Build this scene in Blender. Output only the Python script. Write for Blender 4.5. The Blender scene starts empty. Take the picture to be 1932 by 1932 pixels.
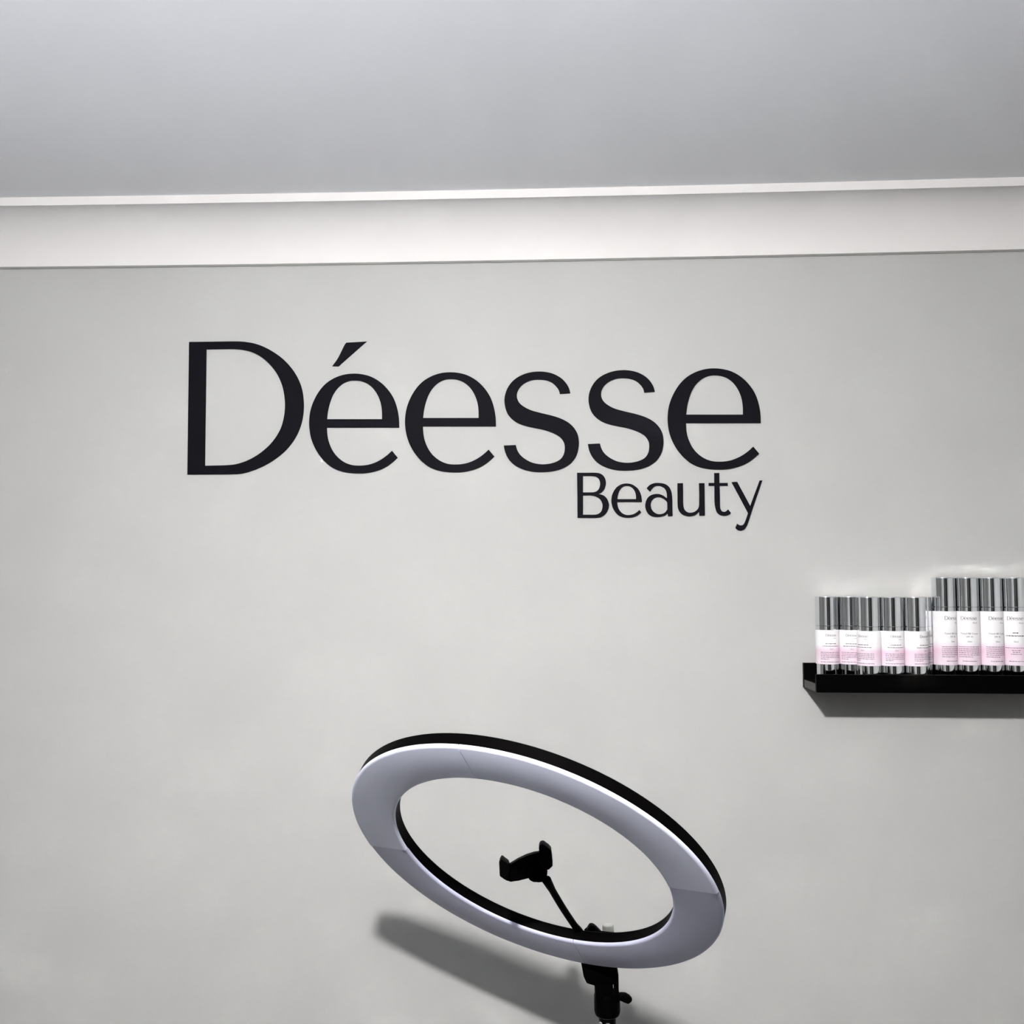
import bpy, bmesh, math, random
from mathutils import Vector, Matrix

S = bpy.context.scene
COL = S.collection
random.seed(7)

# ------------------------------------------------------------------ camera
CAM_D, CAM_H = 1.605, 1.70            # metres in front of the sign wall, metres above the floor
YAW, PITCH, ROLL = -0.03867948, 0.07121194, -0.00586687
FPX, CPX = 1932.0, 966.0              # focal length and centre for a 1932 px wide frame
fwd = Vector((math.sin(YAW) * math.cos(PITCH), math.cos(YAW) * math.cos(PITCH), math.sin(PITCH)))
rt = fwd.cross(Vector((0, 0, 1))).normalized()
upv = rt.cross(fwd)
CR = math.cos(ROLL) * rt + math.sin(ROLL) * upv
CU = -math.sin(ROLL) * rt + math.cos(ROLL) * upv
cam_data = bpy.data.cameras.new('camera')
cam_data.sensor_width = 36.0
cam_data.lens = 36.0
cam_data.clip_start = 0.02
cam = bpy.data.objects.new('camera', cam_data)
COL.objects.link(cam)
m = Matrix((CR, CU, -fwd)).transposed().to_4x4()
m.translation = (0, -CAM_D, CAM_H)
cam.matrix_world = m
S.camera = cam

# ------------------------------------------------------------------ world, exposure
w = bpy.data.worlds.new('world')
S.world = w
w.use_nodes = True
w.node_tree.nodes['Background'].inputs['Color'].default_value = (0.02, 0.02, 0.02, 1)
w.node_tree.nodes['Background'].inputs['Strength'].default_value = 0.0
S.view_settings.view_transform = 'Standard'
S.view_settings.look = 'None'
S.view_settings.gamma = 1.0
S.view_settings.use_curve_mapping = False
S.view_settings.exposure = 0.0
LAMP_POS = (-0.150, -1.422)           # ceiling lamp, the one source that throws the shadows
LAMP_STRENGTH = 3000.0
CEILING_FILL_W = 10.0
S.cycles.diffuse_bounces = 4
S.cycles.max_bounces = 8
S.cycles.glossy_bounces = 5
S.cycles.sample_clamp_indirect = 0.0
S.cycles.blur_glossy = 0.0
S.cycles.use_adaptive_sampling = True
S.cycles.adaptive_threshold = 0.03
S.cycles.use_light_tree = False


def at(px, py, y):
    """World point on the vertical plane Y = y that the photograph shows at pixel (px, py)."""
    d = fwd + CR * ((px - CPX) / FPX) + CU * ((CPX - py) / FPX)
    return Vector((0, -CAM_D, CAM_H)) + d * ((y + CAM_D) / d.y)


# ------------------------------------------------------------------ materials
def mat(name, color, rough=0.5, metal=0.0, spec=0.5, emit=None, strength=0.0, coat=0.0, sss=0.0):
    M = bpy.data.materials.new(name)
    M.use_nodes = True
    b = M.node_tree.nodes['Principled BSDF']
    b.inputs['Base Color'].default_value = (*color, 1)
    b.inputs['Roughness'].default_value = rough
    b.inputs['Metallic'].default_value = metal
    b.inputs['Specular IOR Level'].default_value = spec
    b.inputs['Coat Weight'].default_value = coat
    if emit:
        b.inputs['Emission Color'].default_value = (*emit, 1)
        b.inputs['Emission Strength'].default_value = strength
    if sss:
        b.inputs['Subsurface Weight'].default_value = sss
        b.inputs['Subsurface Radius'].default_value = (0.01, 0.01, 0.012)
        b.inputs['Subsurface Scale'].default_value = 1.0
    return M


def grain(M, scale, dist, strength, color_var=0.0, detail=1.0):
    """Fine relief (and, if asked, slight colour mottling) from object-space noise."""
    nt = M.node_tree
    b = nt.nodes['Principled BSDF']
    tc = nt.nodes.new('ShaderNodeTexCoord')
    if strength:
        n = nt.nodes.new('ShaderNodeTexNoise')
        n.inputs['Scale'].default_value = scale
        n.inputs['Detail'].default_value = detail
        nt.links.new(tc.outputs['Object'], n.inputs['Vector'])
        bp = nt.nodes.new('ShaderNodeBump')
        bp.inputs['Strength'].default_value = strength
        bp.inputs['Distance'].default_value = dist
        nt.links.new(n.outputs['Fac'], bp.inputs['Height'])
        nt.links.new(bp.outputs['Normal'], b.inputs['Normal'])
    if color_var:
        base = tuple(b.inputs['Base Color'].default_value)
        n2 = nt.nodes.new('ShaderNodeTexNoise')
        n2.inputs['Scale'].default_value = 2.3
        n2.inputs['Detail'].default_value = 3.0
        nt.links.new(tc.outputs['Object'], n2.inputs['Vector'])
        r = nt.nodes.new('ShaderNodeValToRGB')
        r.color_ramp.elements[0].position = 0.3
        r.color_ramp.elements[1].position = 0.7
        r.color_ramp.elements[0].color = tuple(c * (1 - color_var) for c in base[:3]) + (1,)
        r.color_ramp.elements[1].color = tuple(c * (1 + color_var) for c in base[:3]) + (1,)
        nt.links.new(n2.outputs['Fac'], r.inputs['Fac'])
        nt.links.new(r.outputs['Color'], b.inputs['Base Color'])
    return M


M_WALL = grain(mat('grey_wall_paint', (0.490, 0.490, 0.480), 0.62, spec=0.3), 260, 0.0004, 0.25, 0.012)
M_CEIL = grain(mat('ceiling_paint', (0.895, 0.897, 0.915), 0.8, spec=0.2), 180, 0.0004, 0.0, 0.012)
M_CORN = grain(mat('white_cornice_paint', (0.80, 0.780, 0.772), 0.55, spec=0.3), 120, 0.0003, 0.0)
M_BACKWALL = grain(mat('room_wall_paint', (0.60, 0.605, 0.61), 0.7, spec=0.3), 200, 0.0004, 0.0, 0.012)
M_RIGHTWALL = grain(mat('white_wall_paint', (0.76, 0.765, 0.77), 0.7, spec=0.3), 200, 0.0004, 0.0, 0.012)
M_SIDEWALL = grain(mat('side_wall_paint', (0.30, 0.30, 0.30), 0.7, spec=0.3), 200, 0.0004, 0.0, 0.012)


def dark_lower_band(M, height, color):
    """Dark band below the given height, added on unseen walls to cut bounced light."""
    nt = M.node_tree
    b = nt.nodes['Principled BSDF']
    src = b.inputs['Base Color'].links[0].from_socket
    tc = nt.nodes.new('ShaderNodeTexCoord'); sx = nt.nodes.new('ShaderNodeSeparateXYZ')
    gt = nt.nodes.new('ShaderNodeMath'); gt.operation = 'GREATER_THAN'; gt.inputs[1].default_value = height
    mx = nt.nodes.new('ShaderNodeMix'); mx.data_type = 'RGBA'
    nt.links.new(tc.outputs['Object'], sx.inputs['Vector']); nt.links.new(sx.outputs['Z'], gt.inputs[0])
    nt.links.new(gt.outputs[0], mx.inputs['Factor'])
    mx.inputs['A'].default_value = (*color, 1)
    nt.links.new(src, mx.inputs['B'])
    nt.links.new(mx.outputs['Result'], b.inputs['Base Color'])


for M in (M_BACKWALL, M_RIGHTWALL, M_SIDEWALL):
    dark_lower_band(M, 1.30, (0.065, 0.062, 0.062))  # unseen walls darkened low down, added to deepen shadows on the sign wall
M_VINYL = grain(mat('black_lettering', (0.0055, 0.0052, 0.0082), 0.6, spec=0.05), 400, 0.0002, 0.0)
M_SHELF = grain(mat('black_lacquer', (0.0010, 0.0009, 0.0009), 0.5, spec=0.02), 300, 0.0003, 0.2)
M_EDGE = grain(mat('dark_grey_cut_edge', (0.10, 0.095, 0.092), 0.7, spec=0.2), 500, 0.0004, 0.4)
M_CHROME = grain(mat('polished_chrome', (0.80, 0.815, 0.83), 0.05, metal=1.0), 90, 0.00002, 0.0)
M_CAPTOP = grain(mat('satin_chrome', (0.96, 0.96, 0.96), 0.18, metal=1.0), 90, 0.00002, 0.0)
M_RING = grain(mat('black_plastic', (0.0011, 0.0009, 0.0010), 0.5, spec=0.02), 500, 0.0002, 0.2)
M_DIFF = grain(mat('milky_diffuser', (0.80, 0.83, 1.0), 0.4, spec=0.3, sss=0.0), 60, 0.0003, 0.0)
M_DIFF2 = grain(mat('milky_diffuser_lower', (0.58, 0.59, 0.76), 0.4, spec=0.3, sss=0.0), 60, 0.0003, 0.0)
M_CLEAR = grain(mat('cream_plastic_knob', (0.66, 0.66, 0.60), 0.25, spec=0.5), 200, 0.0002, 0.0)
M_FLOOR = mat('floor_boards', (0.16, 0.115, 0.08), 0.45)
M_DOOR = grain(mat('dark_brown_door', (0.05, 0.041, 0.034), 0.5), 30, 0.0006, 0.0)
M_FRAME = grain(mat('black_door_frame', (0.006, 0.006, 0.006), 0.5), 60, 0.0003, 0.0)
M_LAMP = mat('lamp_diffuser_glow', (0.9, 0.9, 0.9), 0.4, emit=(1.0, 0.985, 0.962), strength=LAMP_STRENGTH)
M_TRIM = grain(mat('white_lamp_trim', (0.85, 0.85, 0.85), 0.35), 200, 0.0002, 0.0)
M_PRINT = grain(mat('grey_print', (0.085, 0.08, 0.09), 0.6, spec=0.2), 900, 0.00005, 0.0)
M_FINE = grain(mat('mauve_print', (0.13, 0.075, 0.12), 0.6, spec=0.2), 900, 0.00005, 0.0)

# floor boards: grain stretched along the boards
nt = M_FLOOR.node_tree
tc = nt.nodes.new('ShaderNodeTexCoord'); mp = nt.nodes.new('ShaderNodeMapping')
mp.inputs['Scale'].default_value = (14, 1.2, 1)
nz = nt.nodes.new('ShaderNodeTexNoise'); nz.inputs['Scale'].default_value = 3; nz.inputs['Detail'].default_value = 6
rp = nt.nodes.new('ShaderNodeValToRGB')
rp.color_ramp.elements[0].color = (0.05, 0.046, 0.044, 1); rp.color_ramp.elements[1].color = (0.09, 0.083, 0.078, 1)
nt.links.new(tc.outputs['Object'], mp.inputs['Vector']); nt.links.new(mp.outputs['Vector'], nz.inputs['Vector'])
nt.links.new(nz.outputs['Fac'], rp.inputs['Fac'])
nt.links.new(rp.outputs['Color'], nt.nodes['Principled BSDF'].inputs['Base Color'])


def label_mat(name, z_pink, z_full, z_end):
    """White label printed with a pink band that fades upward; z in metres above the bottle foot."""
    M = mat(name, (0.9, 0.88, 0.9), 0.38, spec=0.4)
    nt = M.node_tree
    tc = nt.nodes.new('ShaderNodeTexCoord'); sx = nt.nodes.new('ShaderNodeSeparateXYZ')
    mr = nt.nodes.new('ShaderNodeMapRange')
    mr.inputs['From Min'].default_value = z_end; mr.inputs['From Max'].default_value = z_pink
    r = nt.nodes.new('ShaderNodeValToRGB')
    e = r.color_ramp.elements
    e[0].position = 0.0; e[0].color = (0.90, 0.79, 0.86, 1)
    e[1].position = 1.0; e[1].color = (0.92, 0.905, 0.92, 1)
    k = (z_full - z_end) / (z_pink - z_end)
    a = e.new(k); a.color = (0.84, 0.65, 0.755, 1)
    a = e.new(k * 0.45); a.color = (0.87, 0.72, 0.81, 1)
    a = e.new(k + (1 - k) * 0.55); a.color = (0.90, 0.80, 0.87, 1)
    nt.links.new(tc.outputs['Object'], sx.inputs['Vector'])
    nt.links.new(sx.outputs['Z'], mr.inputs['Value'])
    nt.links.new(mr.outputs['Result'], r.inputs['Fac'])
    nt.links.new(r.outputs['Color'], nt.nodes['Principled BSDF'].inputs['Base Color'])
    return M


# ------------------------------------------------------------------ mesh helpers
def link(o, parent=None):
    COL.objects.link(o)
    if parent:
        o.parent = parent
    return o


def obj(name, bm, material, parent=None, loc=None, smooth=None):
    """Link a bmesh as one object. Vertices are in the parent's space."""
    bmesh.ops.recalc_face_normals(bm, faces=bm.faces)
    me = bpy.data.meshes.new(name)
    bm.to_mesh(me)
    bm.free()
    me.materials.append(material)
    if smooth:
        me.polygons.foreach_set('use_smooth', [True] * len(me.polygons))
        me.set_sharp_from_angle(angle=smooth)
    o = bpy.data.objects.new(name, me)
    if loc is not None:
        o.location = loc
    return link(o, parent)


def empty(name, loc=(0, 0, 0), rot=(0, 0, 0)):
    o = bpy.data.objects.new(name, None)
    o.empty_display_size = 0.05
    o.location = loc
    o.rotation_euler = rot
    return link(o)


def tag(o, label=None, cat=None, group=None, kind=None):
    for k, v in (('label', label), ('category', cat), ('group', group), ('kind', kind)):
        if v:
            o[k] = v
    return o


def box(bm, lo, hi, bevel=0.0, M=None):
    r = bmesh.ops.create_cube(bm, size=1.0)
    vs = r['verts']
    for v in vs:
        v.co = Vector([lo[i] + (v.co[i] + 0.5) * (hi[i] - lo[i]) for i in range(3)])
    if bevel:
        es = list({e for v in vs for e in v.link_edges})
        g = bmesh.ops.bevel(bm, geom=es, offset=bevel, segments=2, affect='EDGES', profile=0.5)
        vs = list({v for f in g['faces'] for v in f.verts} | {v for v in vs if v.is_valid})
    if M is not None:
        bmesh.ops.transform(bm, matrix=M, verts=[v for v in vs if v.is_valid])
    return bm


def newbox(lo, hi, bevel=0.0, M=None):
    return box(bmesh.new(), lo, hi, bevel, M)


def lathe(bm, prof, n=64, M=None, a0=0.0, a1=None):
    """Revolve (r, z) pairs about Z. Closed profile when the arc is partial or prof loops."""
    full = a1 is None
    steps = n if full else n + 1
    rings = []
    for i in range(steps):
        a = 2 * math.pi * i / n if full else a0 + (a1 - a0) * i / n
        row = []
        for r, z in prof:
            p = Vector((r * math.cos(a), r * math.sin(a), z))
            row.append(bm.verts.new(M @ p if M else p))
        rings.append(row)
    k = len(prof)
    for i in range(n):
        A, B = rings[i], rings[(i + 1) % steps]
        for j in range(k - 1):
            q = [A[j], B[j], B[j + 1], A[j + 1]]
            bm.faces.new(q)
    return rings


def lathe_closed(bm, prof, n, M=None, a0=0.0, a1=None):
    rings = lathe(bm, prof + [], n, M, a0, a1)
    full = a1 is None
    steps = len(rings)
    for i in range(n):
        A, B = rings[i], rings[(i + 1) % steps]
        bm.faces.new([A[-1], B[-1], B[0], A[0]])
    if not full:
        bm.faces.new(rings[0])
        bm.faces.new(list(reversed(rings[-1])))


def solid_lathe(prof, n=48, M=None):
    """prof from bottom axis to top axis; ends are capped."""
    bm = bmesh.new()
    rings = lathe(bm, prof, n, M)
    bm.faces.new([r[0] for r in rings])
    bm.faces.new([r[-1] for r in rings])
    return bm


def tube(bm, pts, radii, n=14):
    rows = []
    for i, p in enumerate(pts):
        t = (pts[min(i + 1, len(pts) - 1)] - pts[max(i - 1, 0)]).normalized()
        u = t.cross(Vector((0.13, 0.9, 0.31))).normalized()
        v = t.cross(u)
        rows.append([bm.verts.new(p + (u * math.cos(2 * math.pi * k / n) + v * math.sin(2 * math.pi * k / n)) * radii[i]) for k in range(n)])
    for A, B in zip(rows, rows[1:]):
        for k in range(n):
            bm.faces.new([A[k], A[(k + 1) % n], B[(k + 1) % n], B[k]])
    bm.faces.new(rows[0])
    bm.faces.new(list(reversed(rows[-1])))
    return bm


def prism(poly, off, bevel=0.0):
    """Extrude a planar 3-D polygon by the vector off."""
    bm = bmesh.new()
    A = [bm.verts.new(p) for p in poly]
    B = [bm.verts.new(p + off) for p in poly]
    bm.faces.new(A)
    bm.faces.new(list(reversed(B)))
    n = len(poly)
    for i in range(n):
        bm.faces.new([A[i], B[i], B[(i + 1) % n], A[(i + 1) % n]])
    if bevel:
        bmesh.ops.bevel(bm, geom=list(bm.edges), offset=bevel, segments=2, affect='EDGES', profile=0.5)
    return bm


# ------------------------------------------------------------------ the room
X0, X1, Y0, ZC = -2.4, 1.75, -3.1, 2.3068
T = 0.10


def struct(name, bm, material, parent=None, smooth=None):
    o = obj(name, bm, material, parent, smooth=smooth)
    if parent is None:
        o['kind'] = 'structure'
    return o


struct('wall_front', newbox((X0 - T, 0, 0), (X1 + T, T, ZC + T)), M_WALL)
struct('wall_left', newbox((X0 - T, Y0, 0), (X0, 0, ZC + T)), M_SIDEWALL)
struct('wall_right', newbox((X1, Y0, 0), (X1 + T, 0, ZC + T)), M_RIGHTWALL)


def sag(x):
    """The plaster ceiling hangs a few millimetres lower above the middle of the sign."""
    return 0.0012 - 0.0045 * max(0.0, 1 - (x / 0.95) ** 2)


SAGX = [X0] + [-0.95 + 0.1 * i for i in range(20)] + [X1]
bm = bmesh.new()
rows = [[bm.verts.new((x, y, zz)) for y, zz in ((Y0, ZC + sag(x)), (0, ZC + sag(x)), (0, ZC + T), (Y0, ZC + T))] for x in SAGX]
for A, B in zip(rows, rows[1:]):
    for j in range(4):
        bm.faces.new([A[j], B[j], B[(j + 1) % 4], A[(j + 1) % 4]])
bm.faces.new(rows[0]); bm.faces.new(list(reversed(rows[-1])))
struct('ceiling', bm, M_CEIL, smooth=0.3)
struct('floor', newbox((X0 - T, Y0 - T, -T), (X1 + T, T, 0)), M_FLOOR)

# back wall, behind the camera, with a dark door that the chrome mirrors
DX0, DX1, DH = -0.32, 1.50, 2.08
bm = bmesh.new()
box(bm, (X0 - T, Y0 - T, 0), (DX0, Y0, ZC + T))
box(bm, (DX1, Y0 - T, 0), (X1 + T, Y0, ZC + T))
box(bm, (DX0, Y0 - T, DH), (DX1, Y0, ZC + T))
struct('wall_back', bm, M_BACKWALL)
door = empty('door_1', (DX0, Y0, 0))
door['kind'] = 'structure'
dw = DX1 - DX0
obj('door_leaf', newbox((0.06, -0.07, 0.005), (0.62, -0.03, DH - 0.06), 0.003), M_FRAME, door)
obj('door_leaf', newbox((1.0, -0.07, 0.005), (dw - 0.06, -0.03, DH - 0.06), 0.003), M_FRAME, door)
obj('middle_panel', newbox((0.62, -0.075, 0.0), (1.0, -0.02, DH - 0.06), 0.003), M_DOOR, door)
bm = bmesh.new()
box(bm, (0, -T, 0), (0.06, 0.015, DH), 0.003)
box(bm, (dw - 0.06, -T, 0), (dw, 0.015, DH), 0.003)
box(bm, (0.06, -T, DH - 0.06), (dw - 0.06, 0.015, DH), 0.003)
obj('door_frame', bm, M_FRAME, door)
for hx in (0.53, 1.09):
    sg = -1 if hx < 0.7 else 1
    obj('door_handle', tube(bmesh.new(), [Vector((hx, -0.03, 1.0)), Vector((hx, 0.03, 1.0)), Vector((hx + 0.01 * sg, 0.035, 1.0)), Vector((hx + 0.12 * sg, 0.035, 1.0))], [0.009] * 4), M_CHROME, door, smooth=0.6)

# plaster cornice under the ceiling of the sign wall: narrow fillet, hollow cove, small lip at the foot
CP = 0.080
ZB = 2.2185
prof = [(0.0, ZB), (-0.0115, ZB), (-0.0115, ZB + 0.0035)]
cx, cz = -CP + 0.003, ZB + 0.0035          # centre of the hollow
ry, rz = (CP - 0.003) - 0.0115, (2.2938 - (ZB + 0.0035))
for i in range(1, 19):
    t = i / 18 * math.pi / 2
    prof.append((-0.0115 - ry * (1 - math.cos(t)), ZB + 0.0035 + rz * math.sin(t)))
prof += [(-CP, 2.2935), (-CP, ZC), (0.0, ZC)]
bm = bmesh.new()
rows = [[bm.verts.new((x, y, z + sag(x))) for y, z in prof] for x in SAGX]
for A, B in zip(rows, rows[1:]):
    for j in range(len(prof)):
        k = (j + 1) % len(prof)
        bm.faces.new([A[j], B[j], B[k], A[k]])
bm.faces.new(rows[0]); bm.faces.new(list(reversed(rows[-1])))
struct('trim_1', bm, M_CORN, smooth=0.35)

# ------------------------------------------------------------------ ceiling lamp (out of frame, throws the shadows)
lamp = empty('ceiling_lamp', (LAMP_POS[0], LAMP_POS[1], ZC + sag(LAMP_POS[0])))
tag(lamp, 'small round ceiling lamp with glowing dome above the camera', 'lamp')
LR, LH = 0.040, 0.025
prof = [(LR * math.cos(i / 10 * math.pi / 2), -0.006 - LH * math.sin(i / 10 * math.pi / 2)) for i in (0, 3, 6, 8.5)] + [(0.002, -0.006 - LH)]
bm = solid_lathe(list(reversed(prof)), 12)
obj('glowing_dome', bm, M_LAMP, lamp, smooth=0.8)
bm = bmesh.new()
lathe_closed(bm, [(LR + 0.001, 0.0), (LR + 0.016, 0.0), (LR + 0.014, -0.005), (LR + 0.001, -0.007)], 48)
obj('trim_ring', bm, M_TRIM, lamp, smooth=0.6)


# ------------------------------------------------------------------ invented uplighter, out of frame, added to brighten the ceiling
UP = Vector((-0.30, -1.40, 0.0))
up = empty('added_fill_lamp', UP)
tag(up, 'added white fill uplighter, out of frame near the camera, to brighten the ceiling', 'lamp')
obj('base', solid_lathe([(0.13, 0.0), (0.13, 0.012), (0.12, 0.018), (0.02, 0.026)], 40), M_TRIM, up, smooth=0.5)
obj('pole', solid_lathe([(0.012, 0.02), (0.012, 0.810)], 20), M_TRIM, up, smooth=0.5)
bm = bmesh.new()
lathe_closed(bm, [(0.012, 0.800), (0.07, 0.820), (0.11, 0.880), (0.118, 0.950), (0.114, 0.950), (0.105, 0.885), (0.066, 0.828), (0.012, 0.812)], 40)
obj('fill_bowl', bm, M_TRIM, up, smooth=0.6)
M_FILL_BULB = mat('fill_bulb_glow', (0.9, 0.9, 0.9), 0.4, emit=(0.90, 0.93, 1.0), strength=4.0)
obj('fill_bulb', solid_lathe([(0.02, 0.825), (0.05, 0.835), (0.05, 0.845), (0.02, 0.850)], 20), M_FILL_BULB, up, smooth=0.6)
ld = bpy.data.lights.new('ceiling_fill', 'AREA')
ld.shape = 'DISK'; ld.size = 0.12; ld.energy = CEILING_FILL_W; ld.color = (0.90, 0.93, 1.0); ld.spread = math.radians(118)
lo = link(bpy.data.objects.new('ceiling_fill', ld), up)
lo.location = (0, 0, 0.875); lo.rotation_euler = (math.pi, 0, 0)


# ------------------------------------------------------------------ sign lettering, outlines in photo pixels
def z(ox, oy, s, pts):
    return [(ox + x / s, oy + y / s) for x, y in pts]


E3 = dict(o=(1080, 680, 5.084))
E_OUT = [(1805, 603), (1800, 500), (1780, 400), (1745, 310), (1690, 230), (1620, 163), (1530, 110), (1440, 85), (1350, 78), (1260, 88), (1170, 118), (1085, 170), (1015, 245), (960, 340), (925, 440), (913, 540), (916, 620), (932, 705), (965, 790), (1010, 865), (1070, 935), (1140, 990), (1220, 1025), (1310, 1043), (1400, 1048), (1480, 1045), (1560, 1030), (1640, 1003), (1710, 963), (1790, 895), (1733, 828), (1680, 875), (1620, 916), (1550, 949), (1480, 967), (1400, 972), (1330, 965), (1260, 938), (1195, 890), (1150, 835), (1115, 765), (1095, 690), (1088, 603)]
E_IN = [(1090, 521), (1100, 440), (1120, 360), (1150, 285), (1195, 220), (1250, 175), (1310, 150), (1370, 145), (1430, 152), (1490, 176), (1545, 220), (1590, 285), (1620, 360), (1633, 440), (1634, 521)]
S_OUT = [(790, 303), (775, 250), (740, 195), (690, 150), (620, 115), (550, 99), (485, 95), (410, 102), (340, 122), (270, 157), (215, 207), (175, 273), (155, 350), (158, 420), (180, 490), (220, 543), (280, 586), (350, 613), (440, 634), (530, 652), (620, 682), (690, 722), (728, 775), (736, 830), (725, 890), (690, 938), (620, 970), (530, 983), (440, 972), (370, 942), (312, 898), (280, 850), (264, 798), (148, 803), (162, 868), (195, 933), (250, 988), (330, 1030), (420, 1052), (510, 1057), (610, 1050), (700, 1028), (780, 985), (835, 925), (865, 850), (873, 770), (862, 700), (830, 640), (780, 590), (710, 550), (620, 519), (500, 490), (410, 465), (340, 430), (295, 390), (275, 340), (280, 290), (310, 240), (360, 201), (420, 178), (480, 172), (550, 178), (610, 200), (655, 239), (680, 277), (688, 310)]
D_OUT = [(78, 70), (300, 67), (480, 65), (560, 70), (640, 85), (720, 115), (800, 160), (880, 220), (950, 298), (1003, 385), (1035, 475), (1048, 570), (1048, 650), (1035, 740), (1005, 830), (957, 915), (890, 995), (810, 1060), (720, 1115), (620, 1158), (520, 1185), (440, 1190), (250, 1192), (63, 1193)]
D_IN = [(225, 133), (340, 131), (460, 130), (540, 138), (620, 160), (700, 205), (770, 270), (825, 345), (865, 435), (885, 530), (890, 620), (880, 710), (855, 800), (810, 880), (750, 952), (670, 1018), (580, 1070), (480, 1104), (400, 1113), (300, 1116), (212, 1118)]
ACC = [(1410, 76), (1583, 66), (1385, 240), (1345, 277), (1290, 275), (1340, 205), (1395, 95)]
B_OUT = [(93, 60), (180, 60), (270, 60), (310, 68), (340, 90), (358, 125), (362, 165), (350, 205), (325, 240), (290, 258), (340, 272), (370, 300), (388, 340), (390, 370), (380, 410), (355, 448), (315, 474), (270, 481), (180, 481), (97, 480)]
B_IN1 = [(148, 90), (190, 90), (230, 90), (270, 97), (297, 120), (308, 155), (303, 195), (285, 225), (255, 240), (220, 243), (148, 243)]
B_IN2 = [(148, 272), (180, 271), (220, 271), (265, 280), (305, 305), (328, 345), (330, 385), (315, 425), (285, 446), (250, 452), (200, 452), (148, 452)]
A_OUT = [(743, 205), (770, 175), (810, 158), (855, 155), (905, 162), (945, 185), (970, 225), (980, 280), (983, 370), (985, 465), (942, 465), (938, 440), (905, 461), (860, 472), (815, 471), (770, 455), (742, 420), (730, 375), (737, 325), (760, 285), (800, 263), (850, 258), (890, 270), (932, 298), (930, 250), (915, 212), (885, 189), (850, 182), (815, 190), (795, 208), (775, 238)]
A_IN = [(780, 365), (790, 322), (820, 296), (860, 288), (905, 305), (935, 335), (936, 400), (910, 433), (870, 447), (830, 440), (795, 410)]
U_OUT = [(1030, 157), (1082, 157), (1083, 260), (1085, 365), (1100, 410), (1130, 431), (1165, 432), (1200, 418), (1225, 390), (1233, 350), (1232, 157), (1283, 157), (1287, 460), (1235, 460), (1232, 425), (1205, 450), (1165, 465), (1120, 465), (1075, 448), (1045, 415), (1033, 370), (1031, 260)]
T_OUT = [(1373, 62), (1422, 62), (1422, 155), (1500, 155), (1500, 182), (1424, 182), (1427, 300), (1430, 390), (1445, 420), (1470, 425), (1490, 415), (1503, 402), (1530, 435), (1505, 455), (1470, 462), (1430, 455), (1400, 430), (1385, 390), (1377, 330), (1376, 182), (1322, 182), (1322, 155), (1374, 155)]
Y_OUT = [(1536, 148), (1588, 145), (1710, 370), (1798, 132), (1823, 132), (1728, 410), (1700, 497), (1680, 553), (1655, 590), (1620, 600), (1590, 592), (1573, 575), (1588, 535), (1605, 548), (1630, 552), (1650, 540), (1665, 510), (1690, 437)]


def smooth_loop(pts, sub=4, corner=38):
    """Catmull-Rom through the outline, keeping sharp corners sharp."""
    n = len(pts)
    P = [Vector(p) for p in pts]

    def is_corner(i):
        a = P[i] - P[i - 1]
        b = P[(i + 1) % n] - P[i]
        return math.degrees(a.angle(b)) > corner
    cor = [is_corner(i) for i in range(n)]
    out = []
    for i in range(n):
        p1, p2 = P[i], P[(i + 1) % n]
        p0 = p1 - (p2 - p1) if cor[i] else P[i - 1]
        p3 = p2 + (p2 - p1) if cor[(i + 1) % n] else P[(i + 2) % n]
        if cor[i] and cor[(i + 1) % n]:
            out.append(p1)
            continue
        # tangents scaled to the segment so uneven spacing does not bulge
        L = (p2 - p1).length
        m1 = (p2 - p0) * (L / max(1e-6, (p1 - p0).length + L))
        m2 = (p3 - p1) * (L / max(1e-6, (p3 - p2).length + L))
        if cor[i]:
            m1 = (p2 - p1) * 1.5 - m2 * 0.5
        if cor[(i + 1) % n]:
            m2 = (p2 - p1) * 1.5 - m1 * 0.5
        for k in range(sub):
            t = k / sub
            h00 = 2 * t**3 - 3 * t**2 + 1; h10 = t**3 - 2 * t**2 + t
            h01 = -2 * t**3 + 3 * t**2; h11 = t**3 - t**2
            out.append(p1 * h00 + m1 * h10 + p2 * h01 + m2 * h11)
    return out


def refit(loops, dst):
    """Affine-fit loops to a bounding box (x0, y0, x1, y1)."""
    xs = [p[0] for p in loops[0]]; ys = [p[1] for p in loops[0]]
    a, b, c, d = min(xs), min(ys), max(xs), max(ys)
    return [[(dst[0] + (x - a) / (c - a) * (dst[2] - dst[0]), dst[1] + (y - b) / (d - b) * (dst[3] - dst[1])) for x, y in l] for l in loops]


def fill_mesh(loops, thick):
    """Triangulated 2-D outline(s) with holes, extruded +-thick/2, as a mesh datablock in XY."""
    cu = bpy.data.curves.new('outline', 'CURVE')
    cu.dimensions = '2D'
    cu.fill_mode = 'BOTH' if thick else 'FRONT'
    cu.extrude = thick / 2
    for l in loops:
        sp = cu.splines.new('POLY')
        sp.points.add(len(l) - 1)
        for i, p in enumerate(l):
            sp.points[i].co = (p[0], p[1], 0, 1)
        sp.use_cyclic_u = True
    o = bpy.data.objects.new('outline', cu)
    COL.objects.link(o)
    bpy.context.view_layer.update()
    me = bpy.data.meshes.new_from_object(o.evaluated_get(bpy.context.evaluated_depsgraph_get()))
    bpy.data.objects.remove(o)
    bpy.data.curves.remove(cu)
    return me


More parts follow.
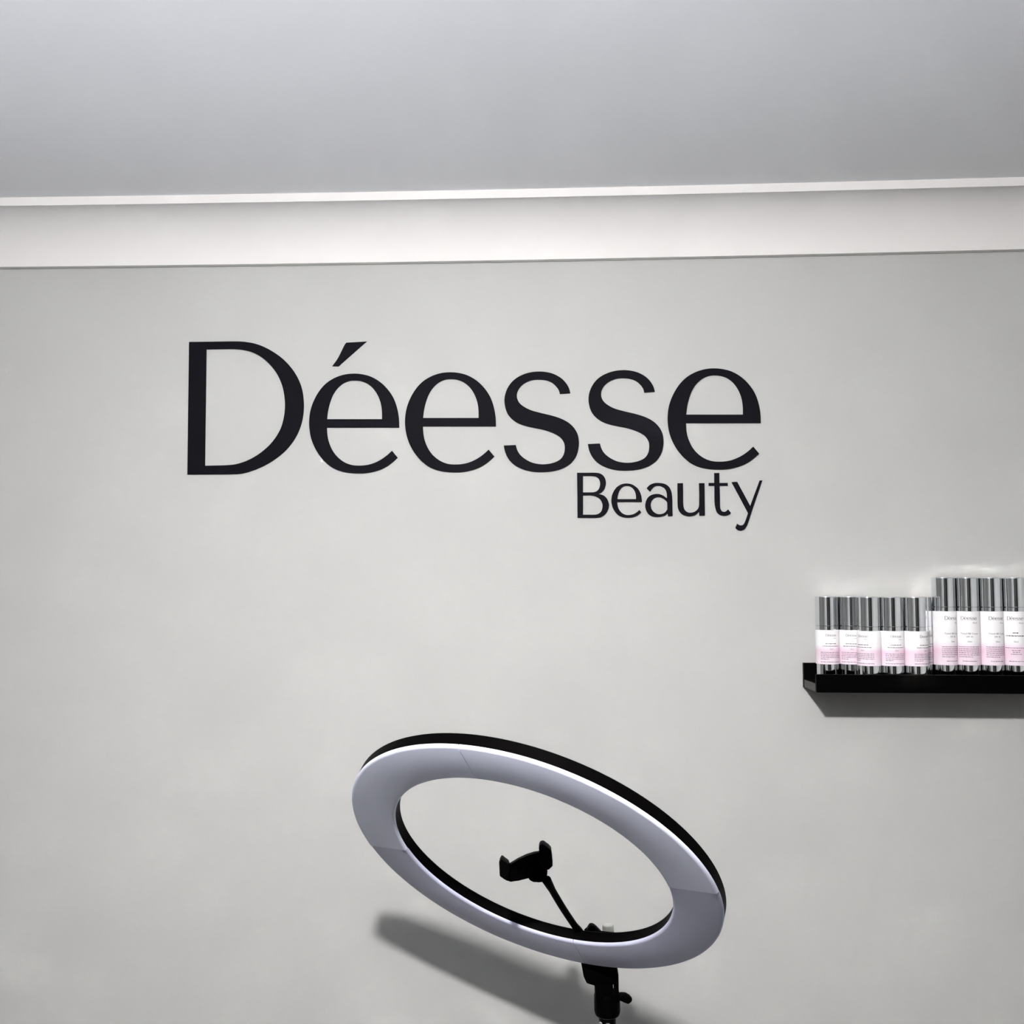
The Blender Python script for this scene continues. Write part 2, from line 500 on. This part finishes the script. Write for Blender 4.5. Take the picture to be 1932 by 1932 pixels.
big = (1080, 680, 5.084)
z1 = (340, 630, 4.493)
z4 = (1070, 880, 4.954)
E_L = [z(*big, E_OUT), z(*big, E_IN)]
S_L = [z(*big, S_OUT)]
GLYPHS_BIG = [
    [z(*z1, D_OUT), z(*z1, D_IN)],
    refit(E_L, (583.7, 705.2, 753.5, 893.3)),
    refit(E_L, (764.5, 702.6, 935.8, 891.3)),
    refit(S_L, (950.6, 701.3, 1092.2, 890.8)),
    S_L,
    E_L,
]
ACCENT = [z(*z1, ACC)]
GLYPHS_SMALL = [
    [z(*z4, B_OUT), z(*z4, B_IN1), z(*z4, B_IN2)],
    refit(E_L, (1153.4, 912.3, 1210.8, 976.8)),
    [z(*z4, A_OUT), z(*z4, A_IN)],
    [z(*z4, U_OUT)], [z(*z4, T_OUT)], [z(*z4, Y_OUT)],
]


def wall_loop(l):
    out = []
    for p in smooth_loop(l):
        q = at(p[0], p[1], 0.0)
        out.append((q.x, q.z))
    return out


THICK = 0.0016


def letter(loops, parent, name='letter', top=None):
    base = top or parent
    loops = [[(x - base.location.x, y - base.location.z) for x, y in wall_loop(l)] for l in loops]
    me = fill_mesh(loops, THICK)
    me.transform(Matrix.Rotation(math.pi / 2, 4, 'X'))
    me.name = name
    me.materials.clear(); me.materials.append(M_VINYL)
    o = bpy.data.objects.new(name, me)
    return link(o, parent)


sign = empty('wall_lettering', (at(354, 895, 0).x, -THICK / 2 - 0.0001, at(354, 895, 0).z))
tag(sign, 'large black six-letter word with an accent mark on the grey wall', 'lettering')
letters = [letter(g, sign) for g in GLYPHS_BIG]
letter(ACCENT, letters[1], 'accent', top=sign)
sign2 = empty('wall_lettering', (at(1089, 977, 0).x, -THICK / 2 - 0.0001, at(1089, 977, 0).z))
tag(sign2, 'small black six-letter word tucked under the end of the large word', 'lettering')
for g in GLYPHS_SMALL:
    letter(g, sign2)

# ------------------------------------------------------------------ black ledge shelf
SX, SZ = 0.3835, 1.5412
TILT = 0.0085
SD = 0.083
SL = 1.10
shelf = empty('ledge_shelf', (SX, 0, SZ), (0, TILT, 0))
tag(shelf, 'black wall ledge with a low front lip holding silver bottles', 'shelf')
BT = 0.0095          # back board thickness
FT = 0.0125          # thickness of the bottom board
obj('back_board', newbox((0, -BT, 0), (SL, -0.0004, 0.0372), 0.0006), M_SHELF, shelf)
obj('bottom_board', newbox((0.0008, -SD + 0.0075, 0.0), (SL, -BT, FT), 0.0004), M_SHELF, shelf)
obj('front_lip', newbox((0, -SD, 0.0), (SL, -SD + 0.0075, 0.0262), 0.0007), M_SHELF, shelf)
o = obj('cut_end', newbox((0.0, -SD + 0.0085, 0.0008), (0.0008, -BT - 0.0006, FT - 0.0005)), M_EDGE, shelf)
o['label'] = 'dark grey cut end of the bottom board'


def shelf_z(x):
    return SZ + FT / math.cos(TILT) - (x - SX) * math.tan(TILT) + 0.0002


# ------------------------------------------------------------------ bottles
R = 0.0171
PXM = 0.000808      # metres per photo pixel at the shelf


def dims(kind):
    if kind == 'short':
        return dict(base=0.0252, label=0.0760, groove=0.0824, top=0.1266)
    return dict(base=0.0250, label=0.1048, groove=0.1112, top=0.1556)


def bottle_meshes(kind):
    d = dims(kind)
    lm = label_mat(kind + '_label_print', *((0.0545, 0.0455, d['base']) if kind == 'short' else (0.0600, 0.0475, d['base'])))
    e = 0.0007
    out = {}

    def mk(name, prof, material):
        bm = solid_lathe(prof, 56)
        o = obj(name, bm, material, smooth=0.5)
        out[name] = o.data
        bpy.data.objects.remove(o)
    mk('base', [(R - 3 * e, 0), (R - 2 * e, 0), (R - e * .6, 0.0003), (R - 0.0001, 0.0010), (R - 0.0001, 0.0013), (R - 0.0001, d['base'])], M_CHROME)
    mk('label', [(R - 0.0004, d['base']), (R, d['base'] + 0.0004), (R, d['base'] + 0.0006), (R, d['label'] - 0.0006), (R, d['label'] - 0.0004), (R - 0.0004, d['label'])], lm)
    mk('collar', [(R - 0.0004, d['label']), (R - 0.0002, d['label'] + 0.0003), (R - 0.0002, d['label'] + 0.0005), (R - 0.0002, d['groove'] - 0.0008), (R - 0.0002, d['groove'] - 0.0006), (R - 0.0008, d['groove'])], M_CHROME)
    mk('cap', [(R - 0.0008, d['groove']), (R - 0.0001, d['groove'] + 0.0006), (R - 0.0001, d['groove'] + 0.0009), (R - 0.0001, d['top'] - 0.0015), (R - 0.0001, d['top'] - 0.0012), (R - 0.0004, d['top'] - 0.0004), (R - 0.0012, d['top'] - 0.0001), (R - 0.0016, d['top'] - 0.0001)], M_CHROME)
    mk('cap_top', [(R - 0.0013, d['top'] - 0.0004), (R - 0.0013, d['top'])], M_CAPTOP)
    return out


MESHES = {k: bottle_meshes(k) for k in ('short', 'tall')}


def flat_logo():
    """The sign's own outlines as a flat mesh, 1 unit wide, baseline 0."""
    loops = []
    for g in GLYPHS_BIG + [ACCENT]:
        for l in g:
            loops.append([((p[0] - 354) / 1081, (893 - 0.0098 * (p[0] - 354) - p[1]) / 1081) for p in smooth_loop(l, 2)])
    return fill_mesh(loops, 0)


def flat_text(s):
    cu = bpy.data.curves.new('print', 'FONT')
    cu.body = s
    cu.size = 1.0
    cu.resolution_u = 2
    o = bpy.data.objects.new('print', cu)
    COL.objects.link(o)
    bpy.context.view_layer.update()
    me = bpy.data.meshes.new_from_object(o.evaluated_get(bpy.context.evaluated_depsgraph_get()))
    bpy.data.objects.remove(o)
    xs = [v.co.x for v in me.vertices]
    a, b = min(xs), max(xs)
    for v in me.vertices:
        v.co.x = (v.co.x - a) / (b - a)
        v.co.y = v.co.y / (b - a)
    return me


LOGO = flat_logo()
TXT = {s: flat_text(s) for s in ('Beauty', 'Tinted BB Cream', 'SPF 30', '50ml', '30ml')}


def bend(u, zz, ang, lift):
    """u metres along the label from its printed centre -> point on the bottle (front is -Y)."""
    a = ang + u / R
    r = R + lift
    return Vector((r * math.sin(a), -r * math.cos(a), zz))


def add_flat(bm, me, u0, z0, width, ang, lift=0.00012):
    vs = [bm.verts.new(bend(u0 + v.co.x * width, z0 + v.co.y * width, ang, lift)) for v in me.vertices]
    for p in me.polygons:
        try:
            bm.faces.new([vs[i] for i in p.vertices])
        except ValueError:
            pass


def add_dash(bm, u0, u1, z0, h, ang, lift=0.0001):
    n = max(1, int((u1 - u0) / 0.0018))
    for k in range(n):
        a, b = u0 + (u1 - u0) * k / n, u0 + (u1 - u0) * (k + 1) / n
        bm.faces.new([bm.verts.new(bend(p, q, ang, lift)) for p, q in ((a, z0), (b, z0), (b, z0 + h), (a, z0 + h))])


def add_line(bm, u0, u1, z0, h, ang, rnd):
    u = u0
    while u < u1 - 0.0006:
        L = rnd.uniform(0.0012, 0.0042)
        add_dash(bm, u, min(u + L, u1), z0, h, ang)
        u += L + rnd.uniform(0.0005, 0.0010)


def zpx(y):
    """photo row -> height above the bottle foot"""
    return (1272 - y) * PXM + 0.0090


def print_label(kind, ang, rnd, blend):
    a, b = bmesh.new(), bmesh.new()
    if kind == 'tall':
        add_flat(a, LOGO, -0.0118, zpx(1169), 0.0236, ang)
        add_flat(a, TXT['Beauty'], 0.0050, zpx(1175.2), 0.0072, ang)
        if blend:
            add_flat(a, TXT['Tinted BB Cream'], -0.0128, zpx(1195.5), 0.0256, ang)
            add_flat(a, TXT['SPF 30'], -0.0046, zpx(1201.3), 0.0092, ang)
        else:
            add_line(a, -0.004, 0.004, zpx(1193.5), 0.0016, ang, rnd)
            add_line(a, -0.015, 0.015, zpx(1198.8), 0.0013, ang, rnd)
        add_flat(a, TXT['50ml'], -0.0030, zpx(1210), 0.0060, ang)
        rows = (1219, 1222.7, 1226.4, 1230, 1233.6, 1237.2) if blend else (1220.5, 1225, 1228.5, 1232)
        for i, y in enumerate(rows):
            hw = 0.0165 if blend else (0.0165, 0.006, 0.005, 0.0075)[i]
            add_line(b, -hw, (hw if i < len(rows) - 1 or not blend else 0.004), zpx(y), 0.00085, ang, rnd)
        add_line(b, -0.0105, 0.0105, zpx(1245), 0.00085, ang, rnd)
    else:
        add_flat(a, LOGO, -0.0083, zpx(1200.5), 0.0166, ang)
        add_flat(a, TXT['Beauty'], 0.0034, zpx(1204.5), 0.0050, ang)
        add_line(a, -0.0088, 0.0088, zpx(1214.6), 0.0010, ang, rnd)
        add_line(a, -0.0130, 0.0130, zpx(1219), 0.0009, ang, rnd)
        add_flat(a, TXT['30ml'], -0.0024, zpx(1225), 0.0048, ang)
        for i, y in enumerate((1230.6, 1233.6, 1236.6, 1239.6, 1242.6)):
            add_line(b, -0.0165, (0.0165 if i < 4 else -0.004), zpx(y), 0.00075, ang, rnd)
        add_line(b, -0.0165, 0.0165, zpx(1248), 0.00075, ang, rnd)
    return a, b


BOTTLES = [
    # kind, x, y, print angle (deg), tinted cream, label
    ('short', 0.4145, -0.0280, 7, False, 'short silver-capped bottle at the left end of the black ledge'),
    ('short', 0.4490, -0.0278, -8, False, 'short silver bottle overlapped on its right, second from the ledge end'),
    ('short', 0.4680, -0.0568, -48, False, 'short silver bottle standing forward, third from the left ledge end'),
    ('short', 0.5018, -0.0560, 6, False, 'short silver bottle standing just right of the dark gap, fourth from left'),
    ('short', 0.5364, -0.0572, 30, False, 'short silver bottle in front of a half-hidden one, fifth from the left'),
    ('short', 0.5536, -0.0268, 62, False, 'half-hidden short bottle behind the others, next to the first tall bottle'),
    ('tall', 0.5889, -0.0300, 22, True, 'tall silver-capped bottle beside the short ones, leftmost tall one'),
    ('tall', 0.6234, -0.0300, -13, True, 'tall silver-capped bottle, second of the tall ones from the left'),
    ('tall', 0.6580, -0.0300, 8, True, 'tall silver-capped bottle, third of the tall ones from the left'),
    ('tall', 0.6926, -0.0300, -18, False, 'tall silver-capped bottle cut by the right edge of the picture'),
]
for i, (kind, x, y, ang, blend, lab) in enumerate(BOTTLES):
    b = empty('serum_bottle' if kind == 'short' else 'cream_bottle', (x, y, shelf_z(x)), (0, TILT, 0))
    tag(b, lab, 'bottle', 'short bottles on the ledge' if kind == 'short' else 'tall bottles on the ledge')
    for part in ('base', 'label', 'collar', 'cap'):
        o = link(bpy.data.objects.new(part, MESHES[kind][part]), b)
        if part == 'label':
            lo = o
        if part == 'cap':
            link(bpy.data.objects.new('cap_top', MESHES[kind]['cap_top']), o)
    A, B = print_label(kind, math.radians(ang), random.Random(40 + i), blend)
    obj('lettering', A, M_PRINT, lo)
    obj('fine_print', B, M_FINE, lo)

# ------------------------------------------------------------------ ring light on its stand
RC = Vector((-0.03094, -0.36646, 1.36591))
RN = Vector((-0.3099, -0.6398, -0.7033)).normalized()      # the way the lamp face looks
RE1 = -RN.cross(Vector((0, 0, 1))).normalized()
RE2 = RN.cross(RE1).normalized()
RO, RI, RW = 0.230, 0.1728, 0.0190
POLE = at(1146, 1922, -0.195)
ring = empty('ring_light', (POLE.x, POLE.y, 0.0))
tag(ring, 'large switched-off ring light with black rim tilted on a stand', 'ring light')
OFF = -Vector(ring.location)
RM = Matrix.Translation(OFF) @ Matrix((( RE1.x, RE2.x, RN.x, RC.x), (RE1.y, RE2.y, RN.y, RC.y), (RE1.z, RE2.z, RN.z, RC.z), (0, 0, 0, 1)))

# housing: black tray behind the diffuser
bm = bmesh.new()
e = 0.0012
lathe_closed(bm, [(RI, -0.0038), (RI, -RW + e), (RI + e, -RW), (RI + 0.010, -RW), (RI + 0.016, -RW - 0.004), (RO - 0.016, -RW - 0.004), (RO - 0.010, -RW), (RO - e, -RW), (RO, -RW + e), (RO, -0.0038)], 160, RM)
obj('housing', bm, M_RING, ring, smooth=0.5)
# diffuser: four curved acrylic segments with rounded edges
g = 0.0020
q = []
for k in range(5):
    t = k / 4 * math.pi / 2
    q.append((RI + 0.0036 * (1 - math.sin(t)) - 0.0002, -0.0036 * (1 - math.cos(t)) - 0.0000))
inner = [(RI - 0.0002, -0.0038)] + [(RI - 0.0002 + 0.0036 * (1 - math.cos(k / 4 * math.pi / 2)), -0.0036 + 0.0036 * math.sin(k / 4 * math.pi / 2)) for k in range(5)]
outer = [(RO + 0.0002 - 0.0036 * (1 - math.cos(k / 4 * math.pi / 2)), -0.0036 + 0.0036 * math.sin(k / 4 * math.pi / 2)) for k in range(4, -1, -1)] + [(RO + 0.0002, -0.0038)]
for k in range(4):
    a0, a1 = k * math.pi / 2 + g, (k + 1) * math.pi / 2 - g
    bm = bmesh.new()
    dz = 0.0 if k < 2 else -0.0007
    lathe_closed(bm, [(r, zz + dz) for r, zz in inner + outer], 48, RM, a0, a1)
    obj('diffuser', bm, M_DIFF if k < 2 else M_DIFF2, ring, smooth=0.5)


def rp(r, deg, h):
    a = math.radians(deg)
    return RM @ Vector((r * math.cos(a), r * math.sin(a), h))


# bracket behind the foot of the ring (in ring space, at about -85 degrees)
BA = math.radians(-84.0)
BR = RM @ Matrix.Rotation(BA, 4, 'Z')       # local x = outward radius, y = along the rim, z = face side
obj('bracket', newbox((RI + 0.026, -0.020, -RW - 0.016), (RO + 0.012, 0.024, -RW + 0.0005), 0.003, BR), M_RING, ring, smooth=0.5)


def W(px, py, y):
    return at(px, py, y) + OFF


# block under the rim that joins the ring to the hinge
# tilt hinge: a broad cheek and a thin cheek with a slit between, on a clamp collar
PY = -0.195
pts = [W(x, y, -0.212) for x, y in ((1096, 1815), (1164, 1815), (1165, 1858), (1122, 1860.5), (1107, 1856), (1101, 1843))]
obj('mount_block', prism(pts, Vector((0, 0.030, 0)), 0.0015), M_RING, ring, smooth=0.5)
zt, zb2 = W(1146, 1828, PY).z, W(1146, 1880, PY).z
xl, xm, xn, xr = W(1122, 1850, PY).x, W(1155.5, 1850, PY).x, W(1158.5, 1850, PY).x, W(1166, 1850, PY).x
obj('hinge_cheek', newbox((xl, -0.016, zb2), (xm, 0.016, zt), 0.002), M_RING, ring, smooth=0.5)
obj('hinge_cheek', newbox((xn, -0.016, zb2), (xr, 0.016, zt), 0.002), M_RING, ring, smooth=0.5)
zc0, zc1 = W(1146, 1914, PY).z, W(1146, 1876, PY).z
rc = (W(1170, 1895, PY).x - W(1121, 1895, PY).x) / 2
cxo = W(1145.5, 1895, PY).x
Mx = Matrix.Translation((cxo, 0, 0))
bm = solid_lathe([(rc * 0.90, zc0), (rc * 0.94, zc0 + 0.001), (rc, zc0 + 0.005), (rc, zc0 + 0.006), (rc, zc1 - 0.002), (rc, zc1 - 0.001), (rc * 0.95, zc1 + 0.003)], 40, Mx)
obj('clamp_collar', bm, M_RING, ring, smooth=0.6)
# wing screw on the collar
w0 = W(1166, 1880, PY)
bm = tube(bmesh.new(), [w0 + Vector((-0.004, 0, 0)), w0 + Vector((0.005, 0, 0))], [0.005, 0.005])
pts = [W(x, y, PY) for x, y in ((1166, 1876), (1171, 1873), (1180, 1873.5), (1188, 1878), (1193, 1884), (1191, 1889), (1185, 1893), (1176, 1889), (1168, 1886))]
pb = prism([p + Vector((0, -0.004, 0)) for p in pts], Vector((0, 0.008, 0)), 0.0012)
me = bpy.data.meshes.new('wing'); pb.to_mesh(me); pb.free(); bm.from_mesh(me)
obj('wing_screw', bm, M_RING, ring, smooth=0.6)
# pole: chrome seat ring, black tube down to the tripod
rpole = (W(1162.5, 1925, PY).x - W(1130, 1925, PY).x) / 2
bm = solid_lathe([(rpole * 1.02, zc0 - 0.0022), (rpole * 1.1, zc0 - 0.0018), (rpole * 1.1, zc0 - 0.0008), (rpole * 1.0, zc0)], 40, Mx)
obj('chrome_ring', bm, M_CHROME, ring, smooth=0.5)
bm = solid_lathe([(rpole, 0.42), (rpole, zc0 - 0.0022)], 32, Mx)
M_POLE = grain(mat('gloss_black_tube', (0.0015, 0.0015, 0.0018), 0.35, spec=0.08), 80, 0.0001, 0.0)
obj('pole', bm, M_POLE, ring, smooth=0.6)
for px in (1133.5, 1146):
    sc0 = W(px, 1926.5, PY)
    dx = sc0.x - cxo
    yy = -math.sqrt(max(0, rpole**2 - dx**2))
    bm = bmesh.new()
    bmesh.ops.create_uvsphere(bm, u_segments=14, v_segments=10, radius=0.0032 if px > 1140 else 0.0028, matrix=Matrix.Translation((sc0.x, yy, sc0.z)))
    obj('rivet', bm, M_CHROME, ring, smooth=1.0)
bm = solid_lathe([(0.020, 0.40), (0.022, 0.42), (0.022, 0.49), (0.015, 0.50)], 28, Mx)
obj('leg_hub', bm, M_RING, ring, smooth=0.6)
for deg in (25, 155, 270):
    a = math.radians(deg)
    d = Vector((math.cos(a), math.sin(a), 0))
    p0 = Vector((cxo, 0, 0)) + d * 0.018 + Vector((0, 0, 0.45))
    p1 = Vector((cxo, 0, 0)) + d * 0.33 + Vector((0, 0, 0.012))
    lg = obj('leg', tube(bmesh.new(), [p0, p1], [0.008, 0.008]), M_RING, ring, smooth=0.6)
    bm = bmesh.new()
    bmesh.ops.create_uvsphere(bm, u_segments=14, v_segments=10, radius=0.0125, matrix=Matrix.Translation(p1 + Vector((0, 0, 0.0005))))
    obj('rubber_foot', bm, M_RING, lg, smooth=1.0)

# tilt knob and cream thumb screw that peep over the inner rim
YK = -0.222
pts = [W(x, y, YK) for x, y in ((1101, 1770), (1106, 1762), (1111, 1748), (1116, 1746), (1122, 1748), (1136, 1762), (1137, 1775), (1120, 1784))]
obj('tilt_knob', prism(pts, Vector((0, 0.014, 0)), 0.0025), M_RING, ring, smooth=0.7)
ax0, ax1 = W(1149.5, 1790, YK + 0.004), W(1147, 1745, YK + 0.004)
bm = tube(bmesh.new(), [ax0, ax0.lerp(ax1, 0.96), ax1], [0.0076, 0.0076, 0.0066], 18)
obj('thumb_screw', bm, M_CLEAR, ring, smooth=0.7)['label'] = 'pale cream plastic thumb screw'

# ------------------------------------------------------------------ phone holder on its arm
YA0, YA1 = -0.230, -0.314
arm_pts = []
for i in range(13):
    t = i / 12
    px = 1104 + (1031 - 1104) * t - 5.0 * math.sin(t * math.pi)* (1 if t < .5 else 1) * 0.6
    py = 1774 + (1660 - 1774) * t
    arm_pts.append(W(px, py, YA0 + (YA1 - YA0) * t))
obj('holder_arm', tube(bmesh.new(), arm_pts, [0.0056] * 3 + [0.0044] * 8 + [0.0052, 0.0058], 16), M_RING, ring, smooth=0.7)


def hp(pts, y):
    return [W(900 + x / 5.194, 1560 + yy / 5.194, y) for x, yy in pts]


TH = Vector((0, 0.010, 0))
holder = obj('phone_holder', prism(hp([(225, 430), (262, 395), (330, 367), (400, 325), (480, 287), (560, 262), (625, 250), (690, 262), (712, 330), (690, 420), (620, 470), (500, 505), (400, 530), (330, 542), (285, 525), (235, 490)], -0.326), TH, 0.001), M_RING, ring, smooth=0.6)
obj('lower_jaw', prism(hp([(237, 315), (305, 367), (318, 420), (300, 535), (262, 512), (222, 485), (215, 345)], -0.337), Vector((0, 0.020, 0)), 0.0009), M_RING, holder, smooth=0.6)
obj('upper_jaw', prism(hp([(608, 260), (606, 200), (618, 178), (636, 170), (655, 173), (700, 208), (725, 232), (735, 300), (742, 385), (700, 425), (650, 400), (612, 330)], -0.337), Vector((0, 0.020, 0)), 0.0009), M_RING, holder, smooth=0.6)
obj('swivel', prism(hp([(500, 500), (560, 450), (650, 420), (692, 430), (685, 500), (645, 548), (600, 545), (555, 548), (512, 526)], -0.320), Vector((0, 0.016, 0)), 0.002), M_RING, holder, smooth=0.6)
